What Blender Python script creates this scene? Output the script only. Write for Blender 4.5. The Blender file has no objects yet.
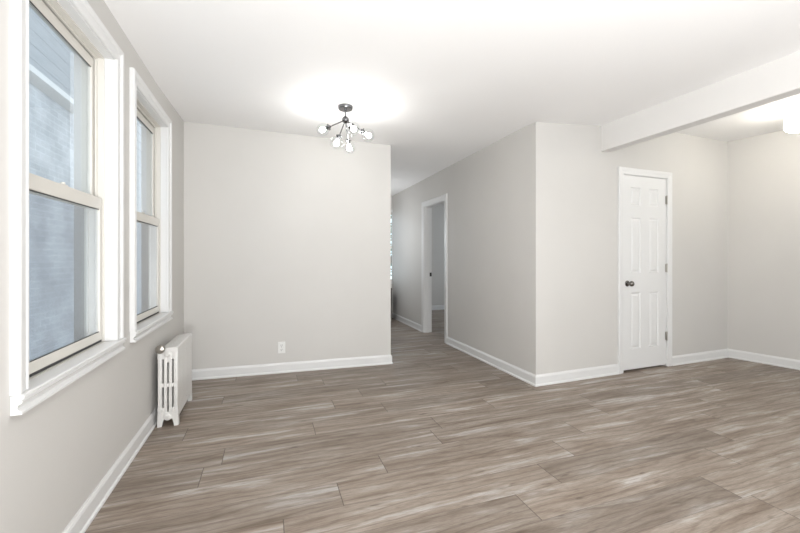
import bpy, bmesh, math, random
from mathutils import Vector, Matrix
random.seed(7)
scene = bpy.context.scene
COL = scene.collection
PI = math.pi

# ------------------------------------------------------------------ camera, sky, large lights, exposure
F_PX, CX, HORIZON, EYE = 378.0, 400.0, 258.0, 1.176
YAW = math.atan(132.0 / F_PX)
cam_d = bpy.data.cameras.new('camera')
cam = bpy.data.objects.new('camera', cam_d)
COL.objects.link(cam)
cam.location = (0, 0, EYE)
cam.rotation_euler = (PI / 2, 0, -YAW)
cam_d.sensor_fit = 'HORIZONTAL'
cam_d.sensor_width = 36.0
cam_d.lens = F_PX / 800.0 * 36.0
cam_d.shift_y = -(266.5 - HORIZON) / 800.0
cam_d.clip_start = 0.02
scene.camera = cam

scene.view_settings.view_transform = 'Standard'
scene.view_settings.look = 'None'
scene.view_settings.gamma = 1.0
scene.view_settings.exposure = 0.0
scene.view_settings.use_curve_mapping = False

world = bpy.data.worlds.new('sky')
scene.world = world
world.use_nodes = True
wn = world.node_tree
wn.nodes['Background'].inputs['Color'].default_value = (0.87, 0.94, 1.0, 1)
wn.nodes['Background'].inputs['Strength'].default_value = 2.4


def area_light(name, loc, rot, sx, sy, power, color):
    d = bpy.data.lights.new(name, 'AREA')
    d.shape = 'RECTANGLE'
    d.size, d.size_y, d.energy, d.color = sx, sy, power, color
    o = bpy.data.objects.new(name, d)
    COL.objects.link(o)
    o.location, o.rotation_euler = loc, rot
    return o


# added fills standing in for unseen daylight behind the camera and in the side room
area_light('rear_fill', (2.4, -2.75, 1.30), (PI / 2 + 0.45, 0, 0), 4.6, 1.5, 24, (1.0, 0.99, 0.97))
area_light('side_room_fill', (5.6, 6.2, 1.5), (0, PI / 2, 0), 1.4, 1.2, 26, (0.86, 0.93, 1.0))
# added unseen fill behind the eye, turned up to brighten ceiling and walls
uplight = area_light('uplight_fill', (0.45, -1.25, 0.68), (PI - 0.42, 0, 0.05), 1.5, 1.5, 215, (1.0, 1.0, 1.0))


def point_light(name, loc, power, radius, color):
    d = bpy.data.lights.new(name, 'POINT')
    d.energy, d.shadow_soft_size, d.color = power, radius, color
    o = bpy.data.objects.new(name, d)
    COL.objects.link(o)
    o.location = loc
    return o


point_light('hall_fill', (1.45, 6.2, 1.55), 15, 0.10, (0.95, 0.97, 1.0))  # fill added out of view to brighten the hallway
BULB_L, ALCOVE_L = 118.0, 19.0

# ------------------------------------------------------------------ materials


def mat(name, color, rough=0.5, metal=0.0, spec=None):
    m = bpy.data.materials.new(name)
    m.use_nodes = True
    b = m.node_tree.nodes['Principled BSDF']
    b.inputs['Base Color'].default_value = (*color, 1)
    b.inputs['Roughness'].default_value = rough
    b.inputs['Metallic'].default_value = metal
    if spec is not None:
        b.inputs['Specular IOR Level'].default_value = spec
    return m


def nd(m, kind, **kw):
    n = m.node_tree.nodes.new(kind)
    for k, v in kw.items():
        setattr(n, k, v)
    return n


def ln(m, a, b):
    m.node_tree.links.new(a, b)


def math_node(m, op, a, b=None, clamp=False):
    n = nd(m, 'ShaderNodeMath', operation=op, use_clamp=clamp)
    for i, v in enumerate((a, b)):
        if v is None:
            continue
        if isinstance(v, (int, float)):
            n.inputs[i].default_value = v
        else:
            ln(m, v, n.inputs[i])
    return n.outputs[0]


def speckle(m, c1, c2, scale, bump=0.0, stretch=(1, 1, 1), detail=4.0, lo=0.35, hi=0.65):
    """mottled paint: two close colours through noise, with an optional fine bump"""
    b = m.node_tree.nodes['Principled BSDF']
    tc = nd(m, 'ShaderNodeTexCoord')
    mp = nd(m, 'ShaderNodeMapping')
    mp.inputs['Scale'].default_value = stretch
    ln(m, tc.outputs['Object'], mp.inputs['Vector'])
    nz = nd(m, 'ShaderNodeTexNoise')
    nz.inputs['Scale'].default_value = scale
    nz.inputs['Detail'].default_value = detail
    ln(m, mp.outputs[0], nz.inputs['Vector'])
    cr = nd(m, 'ShaderNodeValToRGB')
    cr.color_ramp.elements[0].position, cr.color_ramp.elements[1].position = lo, hi
    cr.color_ramp.elements[0].color = (*c1, 1)
    cr.color_ramp.elements[1].color = (*c2, 1)
    ln(m, nz.outputs['Fac'], cr.inputs['Fac'])
    ln(m, cr.outputs['Color'], b.inputs['Base Color'])
    if bump:
        n2 = nd(m, 'ShaderNodeTexNoise')
        n2.inputs['Scale'].default_value = 180
        ln(m, tc.outputs['Object'], n2.inputs['Vector'])
        bp = nd(m, 'ShaderNodeBump')
        bp.inputs['Strength'].default_value = bump
        bp.inputs['Distance'].default_value = 0.002
        ln(m, n2.outputs['Fac'], bp.inputs['Height'])
        ln(m, bp.outputs[0], b.inputs['Normal'])
    return m


def glass_mat(name, tint, boost, rough=0.0):
    """thin clear pane: passes light straight on, mirrors more at a shallow angle (outer faces only)"""
    m = bpy.data.materials.new(name)
    m.use_nodes = True
    nt = m.node_tree
    nt.nodes.remove(nt.nodes['Principled BSDF'])
    tr = nd(m, 'ShaderNodeBsdfTransparent')
    tr.inputs['Color'].default_value = (*tint, 1)
    gl = nd(m, 'ShaderNodeBsdfGlossy')
    gl.inputs['Roughness'].default_value = rough
    fr = nd(m, 'ShaderNodeFresnel')
    fr.inputs['IOR'].default_value = 1.5
    ge = nd(m, 'ShaderNodeNewGeometry')
    front = math_node(m, 'SUBTRACT', 1.0, ge.outputs['Backfacing'])
    fac = math_node(m, 'MULTIPLY', math_node(m, 'MULTIPLY', fr.outputs[0], boost), front, clamp=True)
    mx = nd(m, 'ShaderNodeMixShader')
    ln(m, fac, mx.inputs[0])
    ln(m, tr.outputs[0], mx.inputs[1])
    ln(m, gl.outputs[0], mx.inputs[2])
    ln(m, mx.outputs[0], nt.nodes['Material Output'].inputs['Surface'])
    return m


def emit_mat(name, color, strength):
    m = bpy.data.materials.new(name)
    m.use_nodes = True
    b = m.node_tree.nodes['Principled BSDF']
    b.inputs['Base Color'].default_value = (0.9, 0.9, 0.9, 1)
    b.inputs['Emission Color'].default_value = (*color, 1)
    b.inputs['Emission Strength'].default_value = strength
    return m


M_WALL = speckle(mat('greige_wall_paint', (0.6, 0.58, 0.55), 0.62, spec=0.3),
                 (0.552, 0.538, 0.515), (0.570, 0.556, 0.533), 1.3, 0.12)
M_CEIL = speckle(mat('white_ceiling_paint', (0.8, 0.8, 0.8), 0.8, spec=0.2),
                 (0.858, 0.855, 0.850), (0.876, 0.873, 0.868), 0.9, 0.10)
M_BEAM = speckle(mat('white_beam_paint', (0.7, 0.69, 0.68), 0.7, spec=0.2),
                 (0.69, 0.68, 0.665), (0.71, 0.70, 0.685), 0.9, 0.10)
M_TRIM = mat('white_gloss_trim', (0.67, 0.67, 0.665), 0.32)
M_DOOR = mat('white_door_paint', (0.68, 0.68, 0.675), 0.38)
M_TAN = mat('almond_vinyl', (0.60, 0.58, 0.535), 0.42)
M_GASKET_GAP = mat('dark_gasket_and_gap', (0.05, 0.05, 0.05), 0.7)  # glazing beads, and the gap shade under the lower sash
M_PANE = glass_mat('window_glass', (0.90, 0.94, 0.96), 2.2)
M_SCREEN = glass_mat('insect_screen_mesh', (0.83, 0.84, 0.86), 0.0)
M_GLOBE = glass_mat('clear_globe_glass', (0.96, 0.97, 0.97), 1.0)
M_CHROME = mat('polished_chrome', (0.20, 0.20, 0.205), 0.18, 1.0)
M_NICKEL = mat('satin_nickel', (0.40, 0.38, 0.35), 0.28, 1.0)
M_DARK_NICKEL = mat('dark_nickel', (0.20, 0.19, 0.175), 0.22, 1.0)
M_BULB = emit_mat('lit_bulb', (1.0, 0.985, 0.96), BULB_L)
M_FROST = emit_mat('lit_frosted_glass', (1.0, 0.95, 0.84), ALCOVE_L)
M_PLASTIC = mat('white_plastic', (0.72, 0.72, 0.70), 0.4)
M_DARK = mat('dark_slot', (0.02, 0.02, 0.02), 0.8)
M_IRON = speckle(mat('white_radiator_enamel', (0.72, 0.71, 0.69), 0.36),
                 (0.20, 0.17, 0.15), (0.63, 0.62, 0.60), 42.0, 0.25, detail=6.0, lo=0.27, hi=0.30)
M_CABINET = speckle(mat('dark_brown_wood', (0.06, 0.05, 0.045), 0.5),
                    (0.045, 0.036, 0.03), (0.075, 0.06, 0.05), 9, stretch=(1, 1, 8))
M_SIDING = mat('pale_grey_siding', (0.62, 0.66, 0.70), 0.7)
M_SLATE = speckle(mat('blue_grey_shingle', (0.33, 0.38, 0.43), 0.8),
                  (0.32, 0.35, 0.38), (0.38, 0.41, 0.44), 5, stretch=(1, 0.6, 6))
M_LEAF = speckle(mat('green_leaf', (0.10, 0.26, 0.13), 0.6), (0.04, 0.14, 0.08), (0.30, 0.50, 0.36), 3.0)
M_BARK = mat('grey_bark', (0.16, 0.12, 0.09), 0.9)
M_GROUND = speckle(mat('concrete_ground', (0.4, 0.4, 0.4), 0.9), (0.34, 0.34, 0.33), (0.45, 0.45, 0.44), 2.0)

# painted brick, courses laid along Y
M_BRICK = mat('painted_brick', (0.5, 0.52, 0.55), 0.8)
_b = M_BRICK.node_tree.nodes['Principled BSDF']
_tc = nd(M_BRICK, 'ShaderNodeTexCoord')
_sp = nd(M_BRICK, 'ShaderNodeSeparateXYZ')
ln(M_BRICK, _tc.outputs['Object'], _sp.inputs[0])
_cb = nd(M_BRICK, 'ShaderNodeCombineXYZ')
ln(M_BRICK, _sp.outputs['Y'], _cb.inputs['X'])
ln(M_BRICK, _sp.outputs['Z'], _cb.inputs['Y'])
_br = nd(M_BRICK, 'ShaderNodeTexBrick')
_br.inputs['Scale'].default_value = 1.0
_br.inputs['Brick Width'].default_value = 0.21
_br.inputs['Row Height'].default_value = 0.078
_br.inputs['Mortar Size'].default_value = 0.008
_br.inputs['Mortar Smooth'].default_value = 0.4
_br.inputs['Color1'].default_value = (0.53, 0.56, 0.59, 1)
_br.inputs['Color2'].default_value = (0.61, 0.635, 0.66, 1)
_br.inputs['Mortar'].default_value = (0.67, 0.695, 0.72, 1)
ln(M_BRICK, _cb.outputs[0], _br.inputs['Vector'])
_nz = nd(M_BRICK, 'ShaderNodeTexNoise')
_nz.inputs['Scale'].default_value = 2.6
_nz.inputs['Detail'].default_value = 7
ln(M_BRICK, _tc.outputs['Object'], _nz.inputs['Vector'])
_mx = nd(M_BRICK, 'ShaderNodeMix', data_type='RGBA', blend_type='MULTIPLY')
_mx.inputs['Factor'].default_value = 0.75
_cr = nd(M_BRICK, 'ShaderNodeValToRGB')
_cr.color_ramp.elements[0].position, _cr.color_ramp.elements[1].position = 0.36, 0.62
_cr.color_ramp.elements[0].color = (0.60, 0.62, 0.65, 1)
_cr.color_ramp.elements[1].color = (1, 1, 1, 1)
ln(M_BRICK, _nz.outputs['Fac'], _cr.inputs['Fac'])
ln(M_BRICK, _br.outputs['Color'], _mx.inputs['A'])
ln(M_BRICK, _cr.outputs['Color'], _mx.inputs['B'])
ln(M_BRICK, _mx.outputs['Result'], _b.inputs['Base Color'])


def make_floor_material():
    m = mat('taupe_oak_laminate', (0.3, 0.25, 0.22), 0.42, spec=0.35)
    b = m.node_tree.nodes['Principled BSDF']
    uv = nd(m, 'ShaderNodeUVMap', uv_map='plank')
    at = nd(m, 'ShaderNodeAttribute', attribute_name='plank_tone')
    su = nd(m, 'ShaderNodeSeparateXYZ')
    ln(m, uv.outputs[0], su.inputs[0])
    sr = nd(m, 'ShaderNodeSeparateColor')
    ln(m, at.outputs['Color'], sr.inputs[0])
    # grain space: along the plank (u) long, across (v) short, shifted per plank
    gu = math_node(m, 'ADD', su.outputs['X'], math_node(m, 'MULTIPLY', sr.outputs[0], 57.0))
    gv = math_node(m, 'ADD', su.outputs['Y'], math_node(m, 'MULTIPLY', sr.outputs[1], 31.0))
    co = nd(m, 'ShaderNodeCombineXYZ')
    ln(m, gu, co.inputs[0])
    ln(m, gv, co.inputs[1])

    def noise(sx, sy, scale, detail, rough, dist=0.0):
        mp = nd(m, 'ShaderNodeMapping')
        mp.inputs['Scale'].default_value = (sx, sy, 1)
        ln(m, co.outputs[0], mp.inputs['Vector'])
        n = nd(m, 'ShaderNodeTexNoise')
        n.inputs['Scale'].default_value = scale
        n.inputs['Detail'].default_value = detail
        n.inputs['Roughness'].default_value = rough
        n.inputs['Distortion'].default_value = dist
        ln(m, mp.outputs[0], n.inputs['Vector'])
        return n.outputs['Fac']

    def ramp(fac, stops):
        cr = nd(m, 'ShaderNodeValToRGB')
        e = cr.color_ramp.elements
        while len(e) < len(stops):
            e.new(0.5)
        for i, (p, c) in enumerate(stops):
            e[i].position = p
            e[i].color = (*c, 1)
        ln(m, fac, cr.inputs['Fac'])
        return cr.outputs['Color']

    def mix(kind, fac, a, c):
        n = nd(m, 'ShaderNodeMix', data_type='RGBA', blend_type=kind)
        if isinstance(fac, (int, float)):
            n.inputs['Factor'].default_value = fac
        else:
            ln(m, fac, n.inputs['Factor'])
        ln(m, a, n.inputs['A'])
        ln(m, c, n.inputs['B'])
        return n.outputs['Result']

    broad = noise(0.95, 7.6, 1.7, 9.0, 0.58, 0.35)          # bleached and brown areas
    base = ramp(broad, [(0.33, (0.172, 0.133, 0.103)), (0.45, (0.236, 0.192, 0.157)),
                        (0.56, (0.290, 0.247, 0.209)), (0.68, (0.42, 0.392, 0.372))])
    streak = noise(5.0, 80.0, 2.4, 8.0, 0.7, 0.25)       # fine streaks
    st = ramp(streak, [(0.30, (0.60, 0.57, 0.54)), (0.52, (1.0, 1.0, 1.0)), (0.72, (1.20, 1.20, 1.20))])
    c1 = mix('MULTIPLY', 0.75, base, st)
    wave = nd(m, 'ShaderNodeTexWave', wave_type='BANDS', bands_direction='Y')
    mpw = nd(m, 'ShaderNodeMapping')
    mpw.inputs['Scale'].default_value = (1.7, 9.0, 1)
    ln(m, co.outputs[0], mpw.inputs['Vector'])
    ln(m, mpw.outputs[0], wave.inputs['Vector'])
    wave.inputs['Scale'].default_value = 0.8
    wave.inputs['Distortion'].default_value = 13.0
    wave.inputs['Detail'].default_value = 3.5
    wave.inputs['Detail Scale'].default_value = 0.9
    wv = ramp(wave.outputs['Fac'], [(0.0, (0.66, 0.62, 0.59)), (0.16, (0.93, 0.92, 0.91)), (0.4, (1, 1, 1)), (1.0, (1.05, 1.05, 1.05))])
    c2 = mix('MULTIPLY', 0.65, c1, wv)
    fine = noise(9.0, 190.0, 2.4, 4.0, 0.6)
    fi = ramp(fine, [(0.30, (0.72, 0.70, 0.68)), (0.50, (1, 1, 1)), (0.70, (1.14, 1.14, 1.14))])
    c2 = mix('MULTIPLY', 0.8, c2, fi)
    knots = noise(4.0, 15.0, 1.6, 2.0, 0.5)
    kn = ramp(knots, [(0.25, (0.55, 0.52, 0.50)), (0.33, (1, 1, 1)), (1.0, (1, 1, 1))])
    c3 = mix('MULTIPLY', 0.8, c2, kn)
    tone = nd(m, 'ShaderNodeMapRange')
    tone.inputs['To Min'].default_value = 0.90
    tone.inputs['To Max'].default_value = 1.16
    ln(m, sr.outputs[2], tone.inputs['Value'])
    tc = nd(m, 'ShaderNodeCombineColor')
    for i in range(3):
        ln(m, tone.outputs[0], tc.inputs[i])
    c4 = mix('MULTIPLY', 1.0, c3, tc.outputs[0])
    # seams: dark line where the plank's own v or u reaches its edge
    ev = math_node(m, 'MINIMUM', su.outputs['Y'], math_node(m, 'SUBTRACT', 0.195, su.outputs['Y']))
    eu = math_node(m, 'MINIMUM', su.outputs['X'], math_node(m, 'SUBTRACT', 1.385, su.outputs['X']))
    sv = math_node(m, 'LESS_THAN', ev, 0.0011)
    se = math_node(m, 'LESS_THAN', eu, 0.0020)
    seam = math_node(m, 'MAXIMUM', math_node(m, 'MULTIPLY', sv, 0.55), math_node(m, 'MULTIPLY', se, 0.85))
    dk = nd(m, 'ShaderNodeRGB')
    dk.outputs[0].default_value = (0.07, 0.055, 0.045, 1)
    c5 = mix('MIX', seam, c4, dk.outputs[0])
    ln(m, c5, b.inputs['Base Color'])
    ro = nd(m, 'ShaderNodeMapRange')
    ro.inputs['To Min'].default_value = 0.36
    ro.inputs['To Max'].default_value = 0.52
    ln(m, streak, ro.inputs['Value'])
    ln(m, ro.outputs[0], b.inputs['Roughness'])
    bp = nd(m, 'ShaderNodeBump')
    bp.inputs['Strength'].default_value = 0.10
    bp.inputs['Distance'].default_value = 0.002
    ln(m, streak, bp.inputs['Height'])
    ln(m, bp.outputs[0], b.inputs['Normal'])
    return m


M_FLOOR = make_floor_material()

# ------------------------------------------------------------------ builders


def link(name, bm, m, parent=None, smooth=False, recalc=True):
    if recalc:
        bmesh.ops.recalc_face_normals(bm, faces=bm.faces[:])
    me = bpy.data.meshes.new(name)
    bm.to_mesh(me)
    bm.free()
    for mm in (m if isinstance(m, (list, tuple)) else [m]):
        me.materials.append(mm)
    if smooth:
        for p in me.polygons:
            p.use_smooth = True
    o = bpy.data.objects.new(name, me)
    COL.objects.link(o)
    if parent is not None:
        o.parent = parent
    return o


def smooth_by_angle(o, deg=40):
    me = o.data
    for p in me.polygons:
        p.use_smooth = True
    bm = bmesh.new()
    bm.from_mesh(me)
    for e in bm.edges:
        if len(e.link_faces) == 2 and e.calc_face_angle(0) > math.radians(deg):
            e.smooth = False
    bm.to_mesh(me)
    bm.free()
    return o


def box(bm, lo, hi, bev=0.0, seg=2):
    lo, hi = Vector(lo), Vector(hi)
    c, s = (lo + hi) / 2, hi - lo
    r = bmesh.ops.create_cube(bm, size=1, matrix=Matrix.Translation(c) @ Matrix.Diagonal((*s, 1)))
    if bev:
        ed = list({e for v in r['verts'] for e in v.link_edges})
        bmesh.ops.bevel(bm, geom=ed, offset=bev, segments=seg, affect='EDGES', profile=0.5)


def prism(bm, poly, axis, a, b):
    """closed 2-D outline pushed along an axis from a to b ('x': (y,z) outline, 'y': (x,z), 'z': (x,y))"""
    def pt(p, t):
        return {'x': (t, p[0], p[1]), 'y': (p[0], t, p[1]), 'z': (p[0], p[1], t)}[axis]
    v0 = [bm.verts.new(pt(p, a)) for p in poly]
    v1 = [bm.verts.new(pt(p, b)) for p in poly]
    n = len(poly)
    for i in range(n):
        bm.faces.new((v0[i], v0[(i + 1) % n], v1[(i + 1) % n], v1[i]))
    bm.faces.new(v0)
    bm.faces.new(v1[::-1])


def tube(bm, p0, p1, r0, r1=None, seg=16, caps=True):
    p0, p1 = Vector(p0), Vector(p1)
    r1 = r0 if r1 is None else r1
    d = p1 - p0
    q = d.to_track_quat('Z', 'Y').to_matrix().to_4x4()
    bmesh.ops.create_cone(bm, cap_ends=caps, cap_tris=False, segments=seg, radius1=r0, radius2=r1, depth=d.length,
                          matrix=Matrix.Translation((p0 + p1) / 2) @ q)


def lathe(bm, prof, base=(0, 0, 0), axis=(0, 0, 1), seg=24):
    """(radius, height) outline spun about an axis through base"""
    q = Vector(axis).to_track_quat('Z', 'Y').to_matrix()
    base = Vector(base)
    rings = []
    for r, h in prof:
        if r < 1e-6:
            rings.append([bm.verts.new(base + q @ Vector((0, 0, h)))])
        else:
            rings.append([bm.verts.new(base + q @ Vector((r * math.cos(2 * PI * k / seg), r * math.sin(2 * PI * k / seg), h)))
                          for k in range(seg)])
    for A, B in zip(rings, rings[1:]):
        for k in range(seg):
            k2 = (k + 1) % seg
            if len(A) == 1 and len(B) == 1:
                continue
            if len(A) == 1:
                bm.faces.new((A[0], B[k], B[k2]))
            elif len(B) == 1:
                bm.faces.new((A[k], B[0], A[k2]))
            else:
                bm.faces.new((A[k], B[k], B[k2], A[k2]))
    if len(rings[0]) > 1:
        bm.faces.new(rings[0][::-1])
    if len(rings[-1]) > 1:
        bm.faces.new(rings[-1])


def sweep_rings(path, prof, normal):
    """mitred rings of a moulding: profile (a, b), a = sideways in the path's plane, b = along normal"""
    N = Vector(normal).normalized()
    P = [Vector(p) for p in path]
    T = [(P[i + 1] - P[i]).normalized() for i in range(len(P) - 1)]
    rings = []
    for i, p in enumerate(P):
        t0, t1 = T[max(i - 1, 0)], T[min(i, len(T) - 1)]
        s0, s1 = N.cross(t0), N.cross(t1)
        m = s0 + s1
        m = m * (2.0 / m.length_squared)
        rings.append([p + m * a + N * b for a, b in prof])
    return rings


def sweep(bm, rings):
    vs = [[bm.verts.new(c) for c in r] for r in rings]
    n = len(vs[0])
    for A, B in zip(vs, vs[1:]):
        for k in range(n):
            bm.faces.new((A[k], A[(k + 1) % n], B[(k + 1) % n], B[k]))
    bm.faces.new(vs[0])
    bm.faces.new(vs[-1][::-1])


def describe(o, label, cat, group=None, kind=None):
    o['label'], o['category'] = label, cat
    if group:
        o['group'] = group
    if kind:
        o['kind'] = kind
    return o


def structure(o, label=None, cat=None):
    o['kind'] = 'structure'
    if label:
        o['label'], o['category'] = label, cat
    return o


def empty(name, loc):
    o = bpy.data.objects.new(name, None)
    o.empty_display_size = 0.1
    o.location = loc
    COL.objects.link(o)
    return o


# ------------------------------------------------------------------ plan of the rooms (metres, eye at 0,0)
XL = -0.762                                   # left wall
BL, BR = (XL, 4.107), (1.291, 4.010)          # back partition, left and right end
XH = 2.325                                    # hallway wall
C = (XH, 2.870)                               # its near corner
D = (5.155, 2.958)                            # alcove corner
RW = (D[0] + 0.217 * 5.7, D[1] - 0.976 * 5.7)  # right wall runs on towards the camera, splayed
YR = -2.6                                     # rear wall
YE = 7.10                                     # end of the hallway
TOP = 2.72


def closet_y(x):
    return C[1] + (D[1] - C[1]) * (x - C[0]) / (D[0] - C[0])


# --- floor: planks along X
OFFS = {}
for y0, x in ((2.365, -0.25), (2.17, -0.34), (1.975, 0.62), (1.78, 0.34), (1.585, 0.065), (1.39, 1.16), (1.195, 2.195),
              (2.56, 0.30), (1.0, 2.26)):
    OFFS[round((y0 - 1.78) / 0.195)] = x


def build_floor():
    bm = bmesh.new()
    uvl = bm.loops.layers.uv.new('plank')
    cl = bm.loops.layers.float_color.new('plank_tone')
    rnd = random.Random(11)
    X0, X1, Y0, Y1 = -0.95, 6.6, -2.8, 8.3
    r0, r1 = math.floor((Y0 - 1.78) / 0.195), math.ceil((Y1 - 1.78) / 0.195)
    for r in range(r0, r1):
        y = 1.78 + r * 0.195
        off = OFFS.get(r, rnd.uniform(0, 1.385))
        k = math.floor((X0 - off) / 1.385)
        x = off + k * 1.385
        while x < X1:
            a, b_ = max(x, X0), min(x + 1.385, X1)
            if b_ - a > 1e-4:
                vs = [bm.verts.new(p) for p in ((a, y, 0), (b_, y, 0), (b_, y + 0.195, 0), (a, y + 0.195, 0))]
                f = bm.faces.new(vs)
                col = (rnd.random(), rnd.random(), rnd.random(), 1)
                for l, (u, v) in zip(f.loops, ((a - x, 0), (b_ - x, 0), (b_ - x, 0.195), (a - x, 0.195))):
                    l[uvl].uv = (u, v)
                    l[cl] = col
            x += 1.385
    bmesh.ops.remove_doubles(bm, verts=bm.verts[:], dist=1e-5)
    return structure(link('floor', bm, M_FLOOR, recalc=False))


build_floor()

# --- ceilings: old plaster, a few centimetres out of level
CEIL_V = [(-.95, -2.8, 2.458), (3.19, -2.8, 2.47), (-.95, 3.1, 2.440), (-.95, 4.14, 2.492), (1.30, 4.04, 2.432),
          (2.325, 2.87, 2.427), (3.19, 2.95, 2.500), (3.19, 1.4, 2.472), (2.46, 7.5, 2.400), (1.0, 7.5, 2.402), (2.46, 2.90, 2.436)]
CEIL_F = [(0, 1, 7), (0, 7, 5), (0, 5, 2), (7, 6, 10), (7, 10, 5), (2, 5, 4), (2, 4, 3), (4, 5, 10), (4, 10, 8), (4, 8, 9)]


def ceil_z(x, y):
    for f in CEIL_F:
        (xa, ya, za), (xb, yb, zb), (xc, yc, zc) = (CEIL_V[i] for i in f)
        d = (yb - yc) * (xa - xc) + (xc - xb) * (ya - yc)
        u = ((yb - yc) * (x - xc) + (xc - xb) * (y - yc)) / d
        v = ((yc - ya) * (x - xc) + (xa - xc) * (y - yc)) / d
        if min(u, v, 1 - u - v) >= -1e-6:
            return u * za + v * zb + (1 - u - v) * zc
    return 2.45


def build_ceiling():
    bm = bmesh.new()
    vs = [bm.verts.new(p) for p in CEIL_V]
    for f in CEIL_F:
        bm.faces.new([vs[i] for i in f])
    structure(link('ceiling', bm, M_CEIL, smooth=True))
    bm = bmesh.new()
    prism(bm, [(3.19, -2.8), (6.7, -2.8), (6.7, 3.02), (3.19, 3.02)], 'z', 2.558, 2.62)
    structure(link('ceiling_alcove', bm, M_CEIL))
    bm = bmesh.new()
    prism(bm, [(2.40, 3.1), (5.9, 3.1), (5.9, 8.2), (2.40, 8.2)], 'z', 2.42, 2.50)
    structure(link('ceiling_side_room', bm, M_CEIL))


build_ceiling()

# window openings in the left wall: (y0, y1, z0, z1)
WINS = [(1.588, 2.361, 0.74, 2.217), (2.672, 3.445, 0.74, 2.217)]


def wall_cells(bm, x0, x1, y0, y1, z0, z1, holes, along='y'):
    us = sorted({y0, y1} | {h[0] for h in holes} | {h[1] for h in holes})
    zs = sorted({z0, z1} | {h[2] for h in holes} | {h[3] for h in holes})
    for ua, ub in zip(us, us[1:]):
        for za, zb in zip(zs, zs[1:]):
            cu, cz = (ua + ub) / 2, (za + zb) / 2
            if any(h[0] < cu < h[1] and h[2] < cz < h[3] for h in holes):
                continue
            if along == 'y':
                box(bm, (x0, ua, za), (x1, ub, zb))
            else:
                box(bm, (ua, x0, za), (ub, x1, zb))


bm = bmesh.new()
wall_cells(bm, XL - 0.17, XL, YR - 0.2, BL[1], 0, TOP, WINS)
structure(link('wall_left', bm, M_WALL))
bm = bmesh.new()
prism(bm, [BL, BR, (BR[0], BR[1] + 0.12), (XL - 0.17, BL[1] + 0.12), (XL - 0.17, BL[1])], 'z', 0, TOP)
structure(link('wall_back', bm, M_WALL))
bm = bmesh.new()      # hallway wall with the doorway, its near face is X = XH
DW = (4.755, 5.500, 0.0, 1.985)
wall_cells(bm, XH, XH + 0.12, C[1] + 0.12, YE, 0, TOP, [DW])
structure(link('wall_hall', bm, M_WALL))
CD = (3.430, 4.093, 0.0, 2.036)               # closet door opening
bm = bmesh.new()


def closet_cell(x0, x1, z0, z1):
    prism(bm, [(x0, closet_y(x0)), (x1, closet_y(x1)), (x1, closet_y(x1) + 0.12), (x0, closet_y(x0) + 0.12)], 'z', z0, z1)


closet_cell(C[0], CD[0], 0, TOP)
closet_cell(CD[1], D[0] + 0.12, 0, TOP)
closet_cell(CD[0], CD[1], CD[3], TOP)
structure(link('wall_closet', bm, M_WALL))
bm = bmesh.new()
prism(bm, [D, RW, (RW[0] + 0.12, RW[1]), (D[0] + 0.12, D[1])], 'z', 0, TOP)
structure(link('wall_right', bm, M_WALL))
bm = bmesh.new()      # rear wall behind the eye, with its wide window opening
wall_cells(bm, YR - 0.12, YR, XL - 0.17, 6.7, 0, TOP, [(0.2, 5.0, 0.55, 2.30)], along='x')
structure(link('wall_rear', bm, M_WALL))
bm = bmesh.new()      # end of the hallway with a window
HWIN = (1.42, 2.319, 0.72, 2.07)
wall_cells(bm, YE, YE + 0.05, 0.9, 2.87, 0, TOP, [HWIN], along='x')
structure(link('wall_end', bm, M_WALL))
bm = bmesh.new()      # hidden side of the hallway
box(bm, (1.06, BR[1] + 0.12, 0), (1.18, YE, TOP))
structure(link('wall_hall_left', bm, M_WALL))
bm = bmesh.new()
box(bm, (2.75, YE + 0.05, 0), (2.87, 7.84, TOP))
structure(link('wall_side_room_left', bm, M_WALL))
bm = bmesh.new()
box(bm, (2.75, 7.84, 0), (5.9, 7.96, TOP))
structure(link('wall_side_room_back', bm, M_WALL))
bm = bmesh.new()
wall_cells(bm, 5.8, 5.92, 3.1, 7.84, 0, TOP, [(5.5, 6.9, 0.9, 2.1)])
structure(link('wall_side_room_right', bm, M_WALL))
bm = bmesh.new()
box(bm, (XH + 0.12, 3.08, 0), (5.9, 3.14, TOP))
structure(link('wall_side_room_front', bm, M_WALL))

# --- boxed beam between the main ceiling and the alcove
bm = bmesh.new()
y_end = closet_y(3.2)
prism(bm, [(3.135, 2.239), (3.255, 2.239), (3.255, TOP), (3.135, TOP)], 'y', YR, y_end + 0.02)
bmesh.ops.bevel(bm, geom=[e for e in bm.edges if abs(e.verts[0].co.z - 2.239) < 1e-4 and abs(e.verts[1].co.z - 2.239) < 1e-4
                          and abs(e.verts[0].co.x - e.verts[1].co.x) < 1e-4],
                offset=0.008, segments=3, affect='EDGES', profile=0.5)
structure(link('trim_1', bm, M_BEAM), 'boxed beam dropping from the ceiling in front of the alcove', 'beam')

# --- baseboards, mitred round the corners
BASE = [(0, 0), (0.021, 0), (0.021, 0.009), (0.018, 0.015), (0.0125, 0.019), (0.0125, 0.080), (0.010, 0.085),
        (0.0095, 0.089), (0.005, 0.094), (0.003, 0.101), (0, 0.101)]


def base_run(pts, names):
    rings = sweep_rings([(x, y, 0) for x, y in pts], [(-a, b_) for a, b_ in BASE], (0, 0, 1))
    for i, nme in enumerate(names):
        bm = bmesh.new()
        sweep(bm, [rings[i], rings[i + 1]])
        structure(link(nme, bm, M_TRIM))


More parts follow.
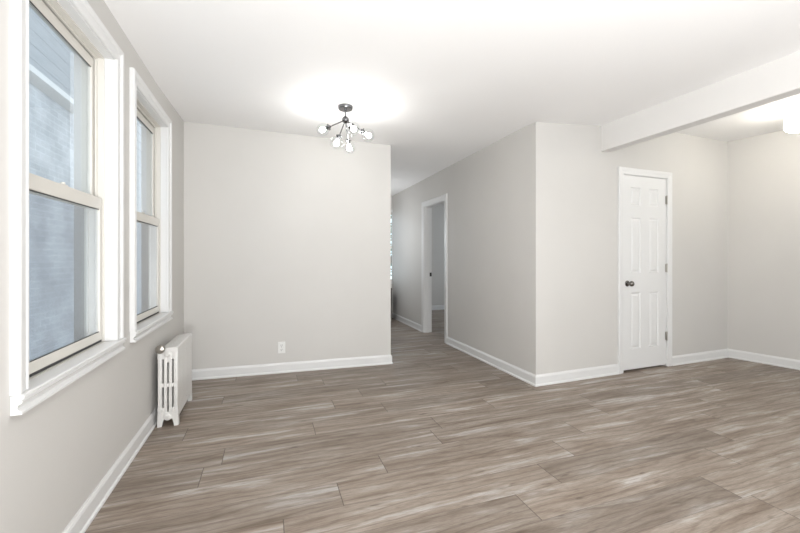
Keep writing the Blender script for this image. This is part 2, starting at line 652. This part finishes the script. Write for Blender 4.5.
base_run([(XL, YR), BL, BR, (BR[0], BR[1] + 0.12)], ['baseboard_left', 'baseboard_back', 'baseboard_partition'])
base_run([(XH, DW[0] - 0.075), C, (CD[0] - 0.070, closet_y(CD[0] - 0.070))], ['baseboard_hall', 'baseboard_closet'])
base_run([(CD[1] + 0.070, closet_y(CD[1] + 0.070)), D, RW], ['baseboard_alcove', 'baseboard_right'])
base_run([(XH, YE), (XH, DW[1] + 0.075)], ['baseboard_hall_end'])
base_run([(2.87, 7.84), (5.8, 7.84)], ['baseboard_side_room'])

# ------------------------------------------------------------------ left windows
CASE = [(0, 0), (0, 0.013), (0.005, 0.017), (0.012, 0.017), (0.015, 0.014), (0.044, 0.016), (0.048, 0.021),
        (0.054, 0.025), (0.067, 0.026), (0.072, 0.021), (0.072, 0)]


def make_window(n, hole, label):
    y0, y1, z0, z1 = hole
    root = structure(empty('window_%d' % n, (XL, (y0 + y1) / 2, z0)), label, 'window')
    off = Vector((-XL, -(y0 + y1) / 2, -z0))

    def part(name, bm, m, parent=root, smooth=None):
        bmesh.ops.translate(bm, vec=off, verts=bm.verts[:])
        o = link(name, bm, m, parent)
        if smooth:
            smooth_by_angle(o, smooth)
        return o
    # casing: up the near side, over, down the far side
    bm = bmesh.new()
    path = [(XL, y0, z0 + 0.004), (XL, y0, z1), (XL, y1, z1), (XL, y1, z0 + 0.004)]
    sweep(bm, sweep_rings(path, CASE, (1, 0, 0)))
    part('casing', bm, M_TRIM)
    # stool and apron in one moulded run
    bm = bmesh.new()
    prof = [(XL - 0.060, z0 - 0.03), (XL - 0.060, z0 + 0.002), (XL + 0.030, z0 + 0.004), (XL + 0.036, z0 + 0.001),
            (XL + 0.036, z0 - 0.008), (XL + 0.029, z0 - 0.012), (XL + 0.032, z0 - 0.017), (XL + 0.028, z0 - 0.024),
            (XL + 0.020, z0 - 0.028), (XL + 0.018, z0 - 0.041), (XL + 0.026, z0 - 0.047), (XL + 0.030, z0 - 0.050),
            (XL + 0.030, z0 - 0.058), (XL + 0.001, z0 - 0.058), (XL + 0.001, z0 - 0.03)]
    inner = [p for p in prof]
    prism(bm, inner, 'y', y0 + 0.0005, y1 - 0.0005)
    horn = [(max(px, XL + 0.001), pz) for px, pz in prof]
    prism(bm, horn[1:-1], 'y', y0 - 0.071, y0 + 0.0005)
    prism(bm, horn[1:-1], 'y', y1 - 0.0005, y1 + 0.071)
    part('sill', bm, M_TRIM)
    # white jamb lining
    xj0, xj1 = XL - 0.038, XL + 0.002
    bm = bmesh.new()
    t = 0.006
    box(bm, (xj0, y0, z0 + 0.004), (xj1, y0 + t, z1))
    box(bm, (xj0, y1 - t, z0 + 0.004), (xj1, y1, z1))
    box(bm, (xj0, y0, z1 - t), (xj1, y1, z1))
    part('jamb', bm, M_TRIM)
    # almond vinyl frame with two sash channels
    bm = bmesh.new()
    xs = [(XL - 0.066, XL - 0.038, 0.013), (XL - 0.074, XL - 0.066, 0.024), (XL - 0.102, XL - 0.074, 0.013),
          (XL - 0.130, XL - 0.102, 0.030)]
    for xa, xb, d in xs:
        box(bm, (xa, y0, z0), (xb, y0 + d, z1))
        box(bm, (xa, y1 - d, z0), (xb, y1, z1))
        box(bm, (xa, y0 + d, z1 - d), (xb, y1 - d, z1))
        box(bm, (xa, y0 + d, z0 - 0.02), (xb, y1 - d, z0 + 0.004))
    part('frame', bm, M_TAN)

    def sash(name, xa, xb, za, zb, rail_b, rail_t, stile):
        ya, yb = y0 + 0.018, y1 - 0.018
        bm = bmesh.new()
        bv = 0.004
        box(bm, (xa, ya, za), (xb, ya + stile, zb), bv)
        box(bm, (xa, yb - stile, za), (xb, yb, zb), bv)
        box(bm, (xa, ya + stile - 0.004, za), (xb, yb - stile + 0.004, za + rail_b), bv)
        box(bm, (xa, ya + stile - 0.004, zb - rail_t), (xb, yb - stile + 0.004, zb), bv)
        s = part(name, bm, M_TAN)
        bm = bmesh.new()
        xm = (xa + xb) / 2
        box(bm, (xm - 0.003, ya + stile - 0.005, za + rail_b - 0.005), (xm + 0.003, yb - stile + 0.005, zb - rail_t + 0.005))
        part('pane', bm, M_PANE, s)
        g = bmesh.new()
        gt = 0.003
        for lo, hi in (((ya + stile, za + rail_b), (yb - stile, za + rail_b + gt)),
                       ((ya + stile, zb - rail_t - gt), (yb - stile, zb - rail_t))):
            box(g, (xb - 0.006, lo[0], lo[1]), (xb - 0.003, hi[0], hi[1]))
        part('glazing_bead', g, M_GASKET_GAP, s)
        return s
    zm = 1.452
    sash('lower_sash', XL - 0.065, XL - 0.044, z0 + 0.017, zm + 0.031, 0.043, 0.060, 0.030)
    sash('upper_sash', XL - 0.099, XL - 0.077, zm - 0.030, z1 - 0.026, 0.045, 0.050, 0.030)
    g = bmesh.new()  # added black strip standing in for the shaded gap under the lower sash
    box(g, (XL - 0.060, y0 + 0.014, z0 + 0.006), (XL - 0.048, y1 - 0.014, z0 + 0.019))
    part('gap_shade_strip', g, M_GASKET_GAP)
    g = bmesh.new()
    box(g, (XL - 0.1155, y0 + 0.028, z0 + 0.003), (XL - 0.1150, y1 - 0.028, zm + 0.01))
    part('insect_screen', g, M_SCREEN)
    bm = bmesh.new()
    box(bm, (XL - 0.062, (y0 + y1) / 2 - 0.03, zm + 0.030), (XL - 0.048, (y0 + y1) / 2 + 0.03, zm + 0.036), 0.002)
    tube(bm, (XL - 0.055, (y0 + y1) / 2, zm + 0.036), (XL - 0.055, (y0 + y1) / 2, zm + 0.043), 0.008, seg=12)
    part('sash_lock', bm, M_TAN)
    return root


make_window(1, WINS[0], 'nearer of the two white cased double-hung windows in the left wall')
make_window(2, WINS[1], 'farther of the two white cased double-hung windows, above the white radiator')

# ------------------------------------------------------------------ hallway end window
hw = structure(empty('window_3', (1.85, YE, 0.72)), 'window at the far end of the hallway with green leaves outside', 'window')
ho = Vector((-1.85, -YE, -0.72))
bm = bmesh.new()
x0, x1, z0, z1 = HWIN
for lo, hi in (((x0 - 0.06, z0 - 0.05), (x0, z1 + 0.06)), ((x1, z0 - 0.05), (x1 + 0.005, z1 + 0.06)),
               ((x0, z1), (x1, z1 + 0.06)), ((x0, z0 - 0.05), (x1, z0))):
    box(bm, (lo[0], YE - 0.02, lo[1]), (hi[0], YE, hi[1]), 0.003)
bmesh.ops.translate(bm, vec=ho, verts=bm.verts[:])
link('casing', bm, M_TRIM, hw)
bm = bmesh.new()
for za, zb in ((z0, 1.40), (1.38, z1)):
    dy = 0.02 if za > 1 else 0.0
    for lo, hi in (((x0, za), (x0 + 0.03, zb)), ((x1 - 0.005, za), (x1, zb)), ((x0, za), (x1, za + 0.035)), ((x0, zb - 0.035), (x1, zb))):
        box(bm, (lo[0], YE + 0.003 + dy, lo[1]), (hi[0], YE + 0.022 + dy, hi[1]))
bmesh.ops.translate(bm, vec=ho, verts=bm.verts[:])
link('sash', bm, M_TAN, hw)
bm = bmesh.new()
box(bm, (x0 + 0.02, YE + 0.010, z0 + 0.03), (x1 - 0.004, YE + 0.014, 1.39))
box(bm, (x0 + 0.02, YE + 0.030, 1.39), (x1 - 0.004, YE + 0.034, z1 - 0.03))
bmesh.ops.translate(bm, vec=ho, verts=bm.verts[:])
link('pane', bm, M_PANE, hw)

# ------------------------------------------------------------------ closet door
ang = math.atan2(D[1] - C[1], D[0] - C[0])
dr = structure(empty('door_1', (CD[0], closet_y(CD[0]), 0)), 'closed white six-panel closet door with a nickel knob', 'door')
dr.rotation_euler = (0, 0, ang)
W = (CD[1] - CD[0]) / math.cos(ang)
Lw = W - 0.010                                  # leaf width
LX0 = 0.005


def door_leaf():
    bm = bmesh.new()
    st, pw = 0.118, 0.145
    mull = Lw - 2 * st - 2 * pw
    xs = [0, st, st + pw, st + pw + mull, st + 2 * pw + mull, Lw]
    zs = [0.020, 0.230, 0.815, 1.020, 1.597, 1.725, 1.912, 2.030]
    front, back = 0.004, 0.039

    def V(x, z, d):
        return bm.verts.new((LX0 + x, front + d, z))
    for i in range(5):
        for j in range(7):
            xa, xb, za, zb = xs[i], xs[i + 1], zs[j], zs[j + 1]
            if i in (1, 3) and j in (1, 3, 5):
                loops = []
                for ins, d in ((0, 0), (0.006, 0.0085), (0.016, 0.0095), (0.036, 0.002)):
                    loops.append([V(xa + ins, za + ins, d), V(xb - ins, za + ins, d), V(xb - ins, zb - ins, d), V(xa + ins, zb - ins, d)])
                for A, B in zip(loops, loops[1:]):
                    for k in range(4):
                        bm.faces.new((A[k], A[(k + 1) % 4], B[(k + 1) % 4], B[k]))
                bm.faces.new(loops[-1])
            else:
                bm.faces.new([V(xa, za, 0), V(xb, za, 0), V(xb, zb, 0), V(xa, zb, 0)])
    bmesh.ops.remove_doubles(bm, verts=bm.verts[:], dist=1e-5)
    bnd = [e for e in bm.edges if e.is_boundary]
    r = bmesh.ops.extrude_edge_only(bm, edges=bnd)
    nv = [v for v in r['geom'] if isinstance(v, bmesh.types.BMVert)]
    for v in nv:
        v.co.y = back
    bmesh.ops.contextual_create(bm, geom=[e for e in bm.edges if e.is_boundary])
    return bm


link('leaf', door_leaf(), M_DOOR, dr)
bm = bmesh.new()
DC = [(0, 0), (0, 0.010), (0.004, 0.013), (0.030, 0.014), (0.045, 0.017), (0.064, 0.018), (0.070, 0.014), (0.070, 0)]
sweep(bm, sweep_rings([(0, 0, 0), (0, 0, CD[3]), (W, 0, CD[3]), (W, 0, 0)], [(a, b_) for a, b_ in DC], (0, -1, 0)))
o_case = link('casing', bm, M_TRIM, dr)
bm = bmesh.new()
box(bm, (0, 0, 0), (0.004, 0.12, CD[3]))
box(bm, (W - 0.004, 0, 0), (W, 0.12, CD[3]))
box(bm, (0, 0, CD[3] - 0.004), (W, 0.12, CD[3]))
box(bm, (0, 0.042, 0), (0.014, 0.055, CD[3]))
box(bm, (W - 0.014, 0.042, 0), (W, 0.055, CD[3]))
link('jamb', bm, M_TRIM, dr)
for hz in (0.33, 1.068, 1.805):
    bm = bmesh.new()
    tube(bm, (W - 0.004, -0.007, hz - 0.045), (W - 0.004, -0.007, hz + 0.045), 0.0068, seg=12)
    tube(bm, (W - 0.004, -0.007, hz - 0.049), (W - 0.004, -0.007, hz + 0.049), 0.0040, seg=12)
    box(bm, (W - 0.018, -0.0005, hz - 0.044), (W - 0.003, 0.004, hz + 0.044))
    smooth_by_angle(link('hinge', bm, M_NICKEL, dr))
kx, kz = LX0 + 0.064, 0.913
bm = bmesh.new()
lathe(bm, [(0.0, 0.0), (0.031, 0.0), (0.031, 0.004), (0.026, 0.008), (0.012, 0.011), (0.010, 0.030), (0.016, 0.034),
           (0.026, 0.042), (0.0285, 0.052), (0.026, 0.062), (0.016, 0.070), (0.0, 0.072)], (kx, 0.004, kz), (0, -1, 0), 28)
kn = smooth_by_angle(link('knob', bm, M_DARK_NICKEL, dr))
bm = bmesh.new()
box(bm, (0.004, 0.002, kz - 0.028), (0.0065, 0.026, kz + 0.028))
link('latch_plate', bm, M_NICKEL, dr)
bm = bmesh.new()      # unlit closet behind the leaf
box(bm, (CD[0] - 0.05, closet_y(3.8) + 0.16, 0), (CD[1] + 0.05, closet_y(3.8) + 0.20, 2.2))
structure(link('wall_closet_back', bm, M_WALL))

# ------------------------------------------------------------------ hallway doorway
d2 = structure(empty('door_2', (XH, DW[0], 0)), 'white cased open doorway in the hallway wall', 'doorway')
bm = bmesh.new()
DW_W = DW[1] - DW[0]
sweep(bm, sweep_rings([(0, DW_W, 0), (0, DW_W, DW[3]), (0, 0, DW[3]), (0, 0, 0)], [(a * 1.07, b_) for a, b_ in DC], (-1, 0, 0)))
link('casing', bm, M_TRIM, d2)
bm = bmesh.new()
box(bm, (-0.004, DW_W - 0.012, 0), (0.124, DW_W, DW[3]))
box(bm, (-0.004, 0, 0), (0.124, 0.012, DW[3]))
box(bm, (-0.004, 0.012, DW[3] - 0.012), (0.124, DW_W - 0.012, DW[3]))
box(bm, (0.035, DW_W - 0.024, 0), (0.072, DW_W - 0.012, DW[3] - 0.012))
box(bm, (0.035, 0.012, 0), (0.072, 0.024, DW[3] - 0.012))
link('jamb', bm, M_TRIM, d2)
bm = bmesh.new()
box(bm, (0.088, DW_W - 0.0145, 0.885), (0.122, DW_W - 0.0115, 0.945), 0.001)
link('strike_plate', bm, M_DARK, d2)

# ------------------------------------------------------------------ cast-iron radiator
RX0, RX1 = -0.722, -0.598
RY0, NSEC, PITCH = 3.022, 11, 0.0480
rad = describe(empty('radiator', ((RX0 + RX1) / 2, RY0 + NSEC * PITCH / 2, 0)),
               'white cast-iron radiator on the floor against the left wall under the farther window', 'radiator')
RO = Vector((-(RX0 + RX1) / 2, -(RY0 + NSEC * PITCH / 2), 0))


def section_bm(y, foot):
    bm = bmesh.new()
    th = 0.0465
    ya, yb = y, y + th
    w = RX1 - RX0
    cols = [0.0, 0.0265, 0.0370, 0.0570, 0.0670, 0.0870, 0.0975, w]      # tube | gap | tube ...
    for k in range(4):
        a, b_ = RX0 + cols[2 * k], RX0 + cols[2 * k + 1]
        box(bm, (a + (0.001 if k == 0 else 0), ya, 0.085), (b_ - (0.001 if k == 3 else 0), yb, 0.520), 0.004, 2)
    # headers: rounded top, bridge and foot
    top = [(RX0, 0.472), (RX0, 0.515), (RX0 + 0.006, 0.532), (RX0 + 0.020, 0.543), (RX0 + 0.06, 0.549), (RX1 - 0.012, 0.551),
           (RX1 - 0.003, 0.547), (RX1, 0.538), (RX1, 0.472), (RX1 - 0.03, 0.472), (RX0 + 0.079, 0.468), (RX0 + 0.070, 0.448),
           (RX0 + 0.054, 0.448), (RX0 + 0.045, 0.468), (RX0 + 0.03, 0.472)]
    prism(bm, top, 'y', ya + 0.001, yb - 0.001)
    box(bm, (RX0 + 0.004, ya + 0.003, 0.274), (RX1 - 0.004, yb - 0.003, 0.300), 0.003)
    bot = [(RX0, 0.135), (RX0 + 0.03, 0.135), (RX0 + 0.045, 0.125), (RX0 + 0.054, 0.104), (RX0 + 0.070, 0.104), (RX0 + 0.079, 0.125),
           (RX1 - 0.03, 0.135), (RX1, 0.135), (RX1, 0.060), (RX1 - 0.030, 0.052), (RX0 + 0.030, 0.052), (RX0, 0.060)]
    prism(bm, bot, 'y', ya + 0.001, yb - 0.001)
    if foot:
        for s, xo in ((1, RX0), (-1, RX1)):
            prism(bm, [(xo, 0.07), (xo - s * 0.003, 0.0), (xo + s * 0.024, 0.0), (xo + s * 0.027, 0.018), (xo + s * 0.036, 0.055)],
                  'y', ya + 0.004, yb - 0.004)
    bmesh.ops.translate(bm, vec=RO, verts=bm.verts[:])
    return bm


for i in range(NSEC):
    smooth_by_angle(link('section', section_bm(RY0 + i * PITCH, i in (0, NSEC - 1)), M_IRON, rad), 50)
for z, r, nm in ((0.507, 0.019, 'boss'), (0.070, 0.022, 'boss')):
    bm = bmesh.new()
    lathe(bm, [(0, -0.004), (r * 1.15, -0.004), (r * 1.15, 0.004), (r * 0.9, 0.008), (r * 0.55, 0.009), (r * 0.5, 0.016), (0, 0.017)],
          ((RX0 + RX1) / 2, RY0, z), (0, -1, 0), 20)
    bmesh.ops.translate(bm, vec=RO, verts=bm.verts[:])
    smooth_by_angle(link(nm, bm, M_IRON, rad), 35)
for xx in (RX0 + 0.03, RX1 - 0.03):
    bm = bmesh.new()
    lathe(bm, [(0, 0), (0.010, 0), (0.009, 0.003), (0.004, 0.005), (0, 0.005)], (xx, RY0 + 0.001, 0.118), (0, -1, 0), 12)
    bmesh.ops.translate(bm, vec=RO, verts=bm.verts[:])
    smooth_by_angle(link('rivet', bm, M_IRON, rad), 35)
bm = bmesh.new()      # round air valve at the top corner
vx, vz = -0.690, 0.549
lathe(bm, [(0, -0.012), (0.008, -0.012), (0.008, 0.010), (0.020, 0.014), (0.0295, 0.024), (0.031, 0.034), (0.028, 0.044),
           (0.016, 0.052), (0.006, 0.0545), (0, 0.055)], (vx, RY0, vz), (-0.25, -1, 0), 24)
bmesh.ops.translate(bm, vec=RO, verts=bm.verts[:])
vo = smooth_by_angle(link('valve', bm, M_NICKEL, rad), 35)
vo['label'] = 'round nickel valve on the radiator corner'

# ------------------------------------------------------------------ power outlet on the back wall
bw_ang = math.atan2(BR[1] - BL[1], BR[0] - BL[0])
ox = 0.132
oy = BL[1] + (BR[1] - BL[1]) * (ox - BL[0]) / (BR[0] - BL[0])
ol = describe(empty('power_outlet', (ox, oy, 0.258)), 'white double power outlet low on the back wall above the baseboard', 'outlet')
ol.rotation_euler = (0, 0, bw_ang)
bm = bmesh.new()
box(bm, (-0.036, -0.006, -0.059), (0.036, 0.0, 0.059), 0.003)
link('cover_plate', bm, M_PLASTIC, ol)
for zz in (-0.022, 0.022):
    bm = bmesh.new()
    box(bm, (-0.017, -0.0085, zz - 0.016), (0.017, -0.005, zz + 0.016), 0.004)
    so = link('socket', bm, M_PLASTIC, ol)
    bm = bmesh.new()
    for sx in (-0.007, 0.007):
        box(bm, (sx - 0.0014, -0.0092, zz - 0.002), (sx + 0.0014, -0.0080, zz + 0.009))
    tube(bm, (0, -0.0092, zz - 0.009), (0, -0.0080, zz - 0.009), 0.003, seg=10)
    link('slots', bm, M_DARK, so)
bm = bmesh.new()
tube(bm, (0, -0.0075, 0), (0, -0.005, 0), 0.0035, seg=12)
link('screw', bm, M_NICKEL, ol)

# ------------------------------------------------------------------ ceiling light with five clear globes
FX, FY = 0.607, 3.110
FZ = ceil_z(FX, FY)
fx = describe(empty('ceiling_light', (FX, FY, FZ)), 'chrome ceiling light with five lit clear glass globes on spread arms', 'ceiling light')
bm = bmesh.new()
lathe(bm, [(0, 0.004), (0.060, 0.004), (0.060, -0.020), (0.056, -0.026), (0.012, -0.028), (0.0, -0.028)], seg=36)
smooth_by_angle(link('canopy', bm, M_CHROME, fx), 35)
HUB = Vector((0, 0, -0.112))
bm = bmesh.new()
tube(bm, (0, 0, -0.026), (0, 0, -0.092), 0.0075, seg=14)
smooth_by_angle(link('stem', bm, M_CHROME, fx), 35)
bm = bmesh.new()
bmesh.ops.create_uvsphere(bm, u_segments=24, v_segments=14, radius=0.029, matrix=Matrix.Translation(HUB))
link('hub', bm, M_CHROME, fx, smooth=True)
cy, sy = math.cos(YAW), math.sin(YAW)
# arm directions as (sideways, away from the eye, up)
for s, d, u in ((-0.197, 0.070, -0.055), (0.170, 0.020, -0.110), (0.085, -0.160, -0.128), (-0.055, -0.045, -0.175), (0.020, 0.085, -0.212)):
    v = Vector((s * cy + d * sy, -s * sy + d * cy, u))
    dirn = v.normalized()
    L = 0.222
    p_s = HUB + dirn * (L - 0.070)
    bm = bmesh.new()
    tube(bm, HUB + dirn * 0.02, p_s, 0.0046, seg=12)
    arm = smooth_by_angle(link('arm', bm, M_CHROME, fx), 35)
    bm = bmesh.new()
    lathe(bm, [(0, -0.004), (0.012, -0.004), (0.0145, 0.008), (0.027, 0.010), (0.027, 0.016), (0.014, 0.018), (0.014, 0.042), (0, 0.042)],
          p_s, dirn, 20)
    smooth_by_angle(link('socket', bm, M_CHROME, arm), 35)
    gc = HUB + dirn * L
    R = 0.053
    a0 = math.asin(0.022 / R)
    prof = [(R * math.sin(PI - a0 - k * (PI - a0) / 16), -R * math.cos(a0 + k * (PI - a0) / 16)) for k in range(17)]
    prof[-1] = (0, R)
    bm = bmesh.new()
    lathe(bm, prof, gc, dirn, 32)
    link('globe', bm, M_GLOBE, arm, smooth=True)
    bm = bmesh.new()
    lathe(bm, [(0, -0.030), (0.010, -0.030), (0.011, -0.018), (0.019, -0.004), (0.0215, 0.008), (0.018, 0.020), (0.009, 0.027), (0, 0.029)],
          gc, dirn, 14)
    link('bulb', bm, M_BULB, arm, smooth=True)

# ------------------------------------------------------------------ frosted lamp on the alcove ceiling
AX, AY = 4.575, 2.005
al = describe(empty('ceiling_lamp', (AX, AY, 2.558)), 'round frosted white lamp lit on the alcove ceiling at the right edge', 'ceiling lamp')
bm = bmesh.new()
lathe(bm, [(0, 0.002), (0.095, 0.002), (0.095, -0.020), (0.088, -0.030), (0.060, -0.036), (0.060, -0.060), (0, -0.060)], seg=36)
smooth_by_angle(link('base', bm, M_TRIM, al), 35)
bm = bmesh.new()
lathe(bm, [(0.058, -0.045), (0.100, -0.048), (0.128, -0.056), (0.140, -0.072), (0.143, -0.090), (0.143, -0.190), (0.138, -0.206),
           (0.122, -0.217), (0.06, -0.224), (0, -0.225)], seg=40)
smooth_by_angle(link('shade', bm, M_FROST, al), 50)

# ------------------------------------------------------------------ dark cabinet under the hallway window
cb = describe(empty('cabinet', (1.770, 6.89, 0)), 'dark low cabinet under the window at the end of the hallway', 'cabinet')
bm = bmesh.new()
box(bm, (-0.42, -0.15, 0.05), (0.425, 0.17, 0.585), 0.004)
box(bm, (-0.40, -0.12, 0.0), (0.405, 0.15, 0.05))
link('body', bm, M_CABINET, cb)
bm = bmesh.new()
box(bm, (-0.43, -0.165, 0.585), (0.428, 0.172, 0.61), 0.004)
link('top', bm, M_CABINET, cb)
for xa in (-0.41, 0.008):
    bm = bmesh.new()
    box(bm, (xa, -0.166, 0.07), (xa + 0.405, -0.15, 0.575), 0.003)
    dd = link('door', bm, M_CABINET, cb)
    bm = bmesh.new()
    kx2 = xa + (0.37 if xa < 0 else 0.035)
    lathe(bm, [(0, 0), (0.006, 0), (0.006, 0.012), (0.013, 0.018), (0.011, 0.026), (0, 0.028)], (kx2, -0.166, 0.34), (0, -1, 0), 14)
    smooth_by_angle(link('knob', bm, M_NICKEL, dd), 35)

# ------------------------------------------------------------------ outdoors
bm = bmesh.new()
prism(bm, [(-14, -6), (XL - 0.2, -6), (XL - 0.2, 8.4), (9, 8.4), (9, 24), (-14, 24)], 'z', -1.0, -0.9)
structure(link('ground', bm, M_GROUND))
NX = -2.60
nb = describe(empty('brick_house', (NX - 2, 2.5, -0.9)), 'pale painted brick house across the gap outside the left windows', 'house')
no = Vector((-NX + 2, -2.5, 0.9))


def npart(name, bm, m):
    bmesh.ops.translate(bm, vec=no, verts=bm.verts[:])
    return link(name, bm, m, nb)


bm = bmesh.new()
box(bm, (NX - 4, -3.0, -0.9), (NX, 6.75, 3.25))
npart('brick_wall', bm, M_BRICK)
bm = bmesh.new()
prism(bm, [(NX, 3.20), (NX + 0.08, 3.24), (NX + 0.11, 3.26), (NX + 0.11, 3.33), (NX, 3.35)], 'y', -3.0, 6.55)
npart('gutter', bm, M_TRIM)
bm = bmesh.new()
for k in range(14):
    z = 3.33 + k * 0.17
    prism(bm, [(NX - 4, z), (NX + 0.004, z), (NX + 0.001, z + 0.17), (NX - 4, z + 0.17)], 'y', -3.0, 6.76)
npart('upper_wall', bm, M_SLATE)

sh = describe(empty('siding_house', (-6.0, 11.0, -0.9)), 'pale sided house beyond the brick house outside the farther window', 'house')
so_ = Vector((6.0, -11.0, 0.9))
bm = bmesh.new()
for k in range(30):
    z = -0.9 + k * 0.2
    prism(bm, [(-7.5, z), (-3.05, z), (-3.066, z + 0.2), (-7.5, z + 0.2)], 'y', 7.6, 15.0)
bmesh.ops.translate(bm, vec=so_, verts=bm.verts[:])
link('siding_wall', bm, M_SIDING, sh)
bm = bmesh.new()
prism(bm, [(-7.7, 5.1), (-2.85, 5.1), (-5.3, 7.0)], 'y', 7.4, 15.2)
bmesh.ops.translate(bm, vec=so_, verts=bm.verts[:])
link('roof', bm, M_SLATE, sh)

tr = describe(empty('leafy_tree', (3.2, 10.6, -0.9)), 'leafy green tree outside the window at the end of the hallway', 'tree')
bm = bmesh.new()
tube(bm, (0, 0, 0), (0.05, 0, 1.6), 0.10, 0.07, 12)
tube(bm, (0.05, 0, 1.55), (0.5, 0.2, 2.6), 0.055, 0.03, 10)
tube(bm, (0.05, 0, 1.55), (-0.4, -0.1, 2.7), 0.055, 0.03, 10)
link('trunk', bm, M_BARK, tr)
bm = bmesh.new()
rl = random.Random(5)
for _ in range(1500):
    th, ph, rr = rl.uniform(0, 2 * PI), rl.uniform(-1, 1), rl.random() ** 0.4
    q = math.sqrt(1 - ph * ph)
    c = Vector((1.5 * rr * q * math.cos(th), 1.2 * rr * q * math.sin(th), 2.4 + 1.5 * rr * ph))
    rot = Matrix.Rotation(rl.uniform(0, 2 * PI), 3, 'Z') @ Matrix.Rotation(rl.uniform(-1.2, 1.2), 3, 'X')
    s = rl.uniform(0.05, 0.10)
    vs = [bm.verts.new(c + rot @ Vector(p)) for p in ((-s, 0, 0), (0, -0.45 * s, 0.02 * s), (s, 0, 0), (0, 0.45 * s, 0.15 * s))]
    bm.faces.new(vs)
link('foliage', bm, M_LEAF, tr, recalc=False)
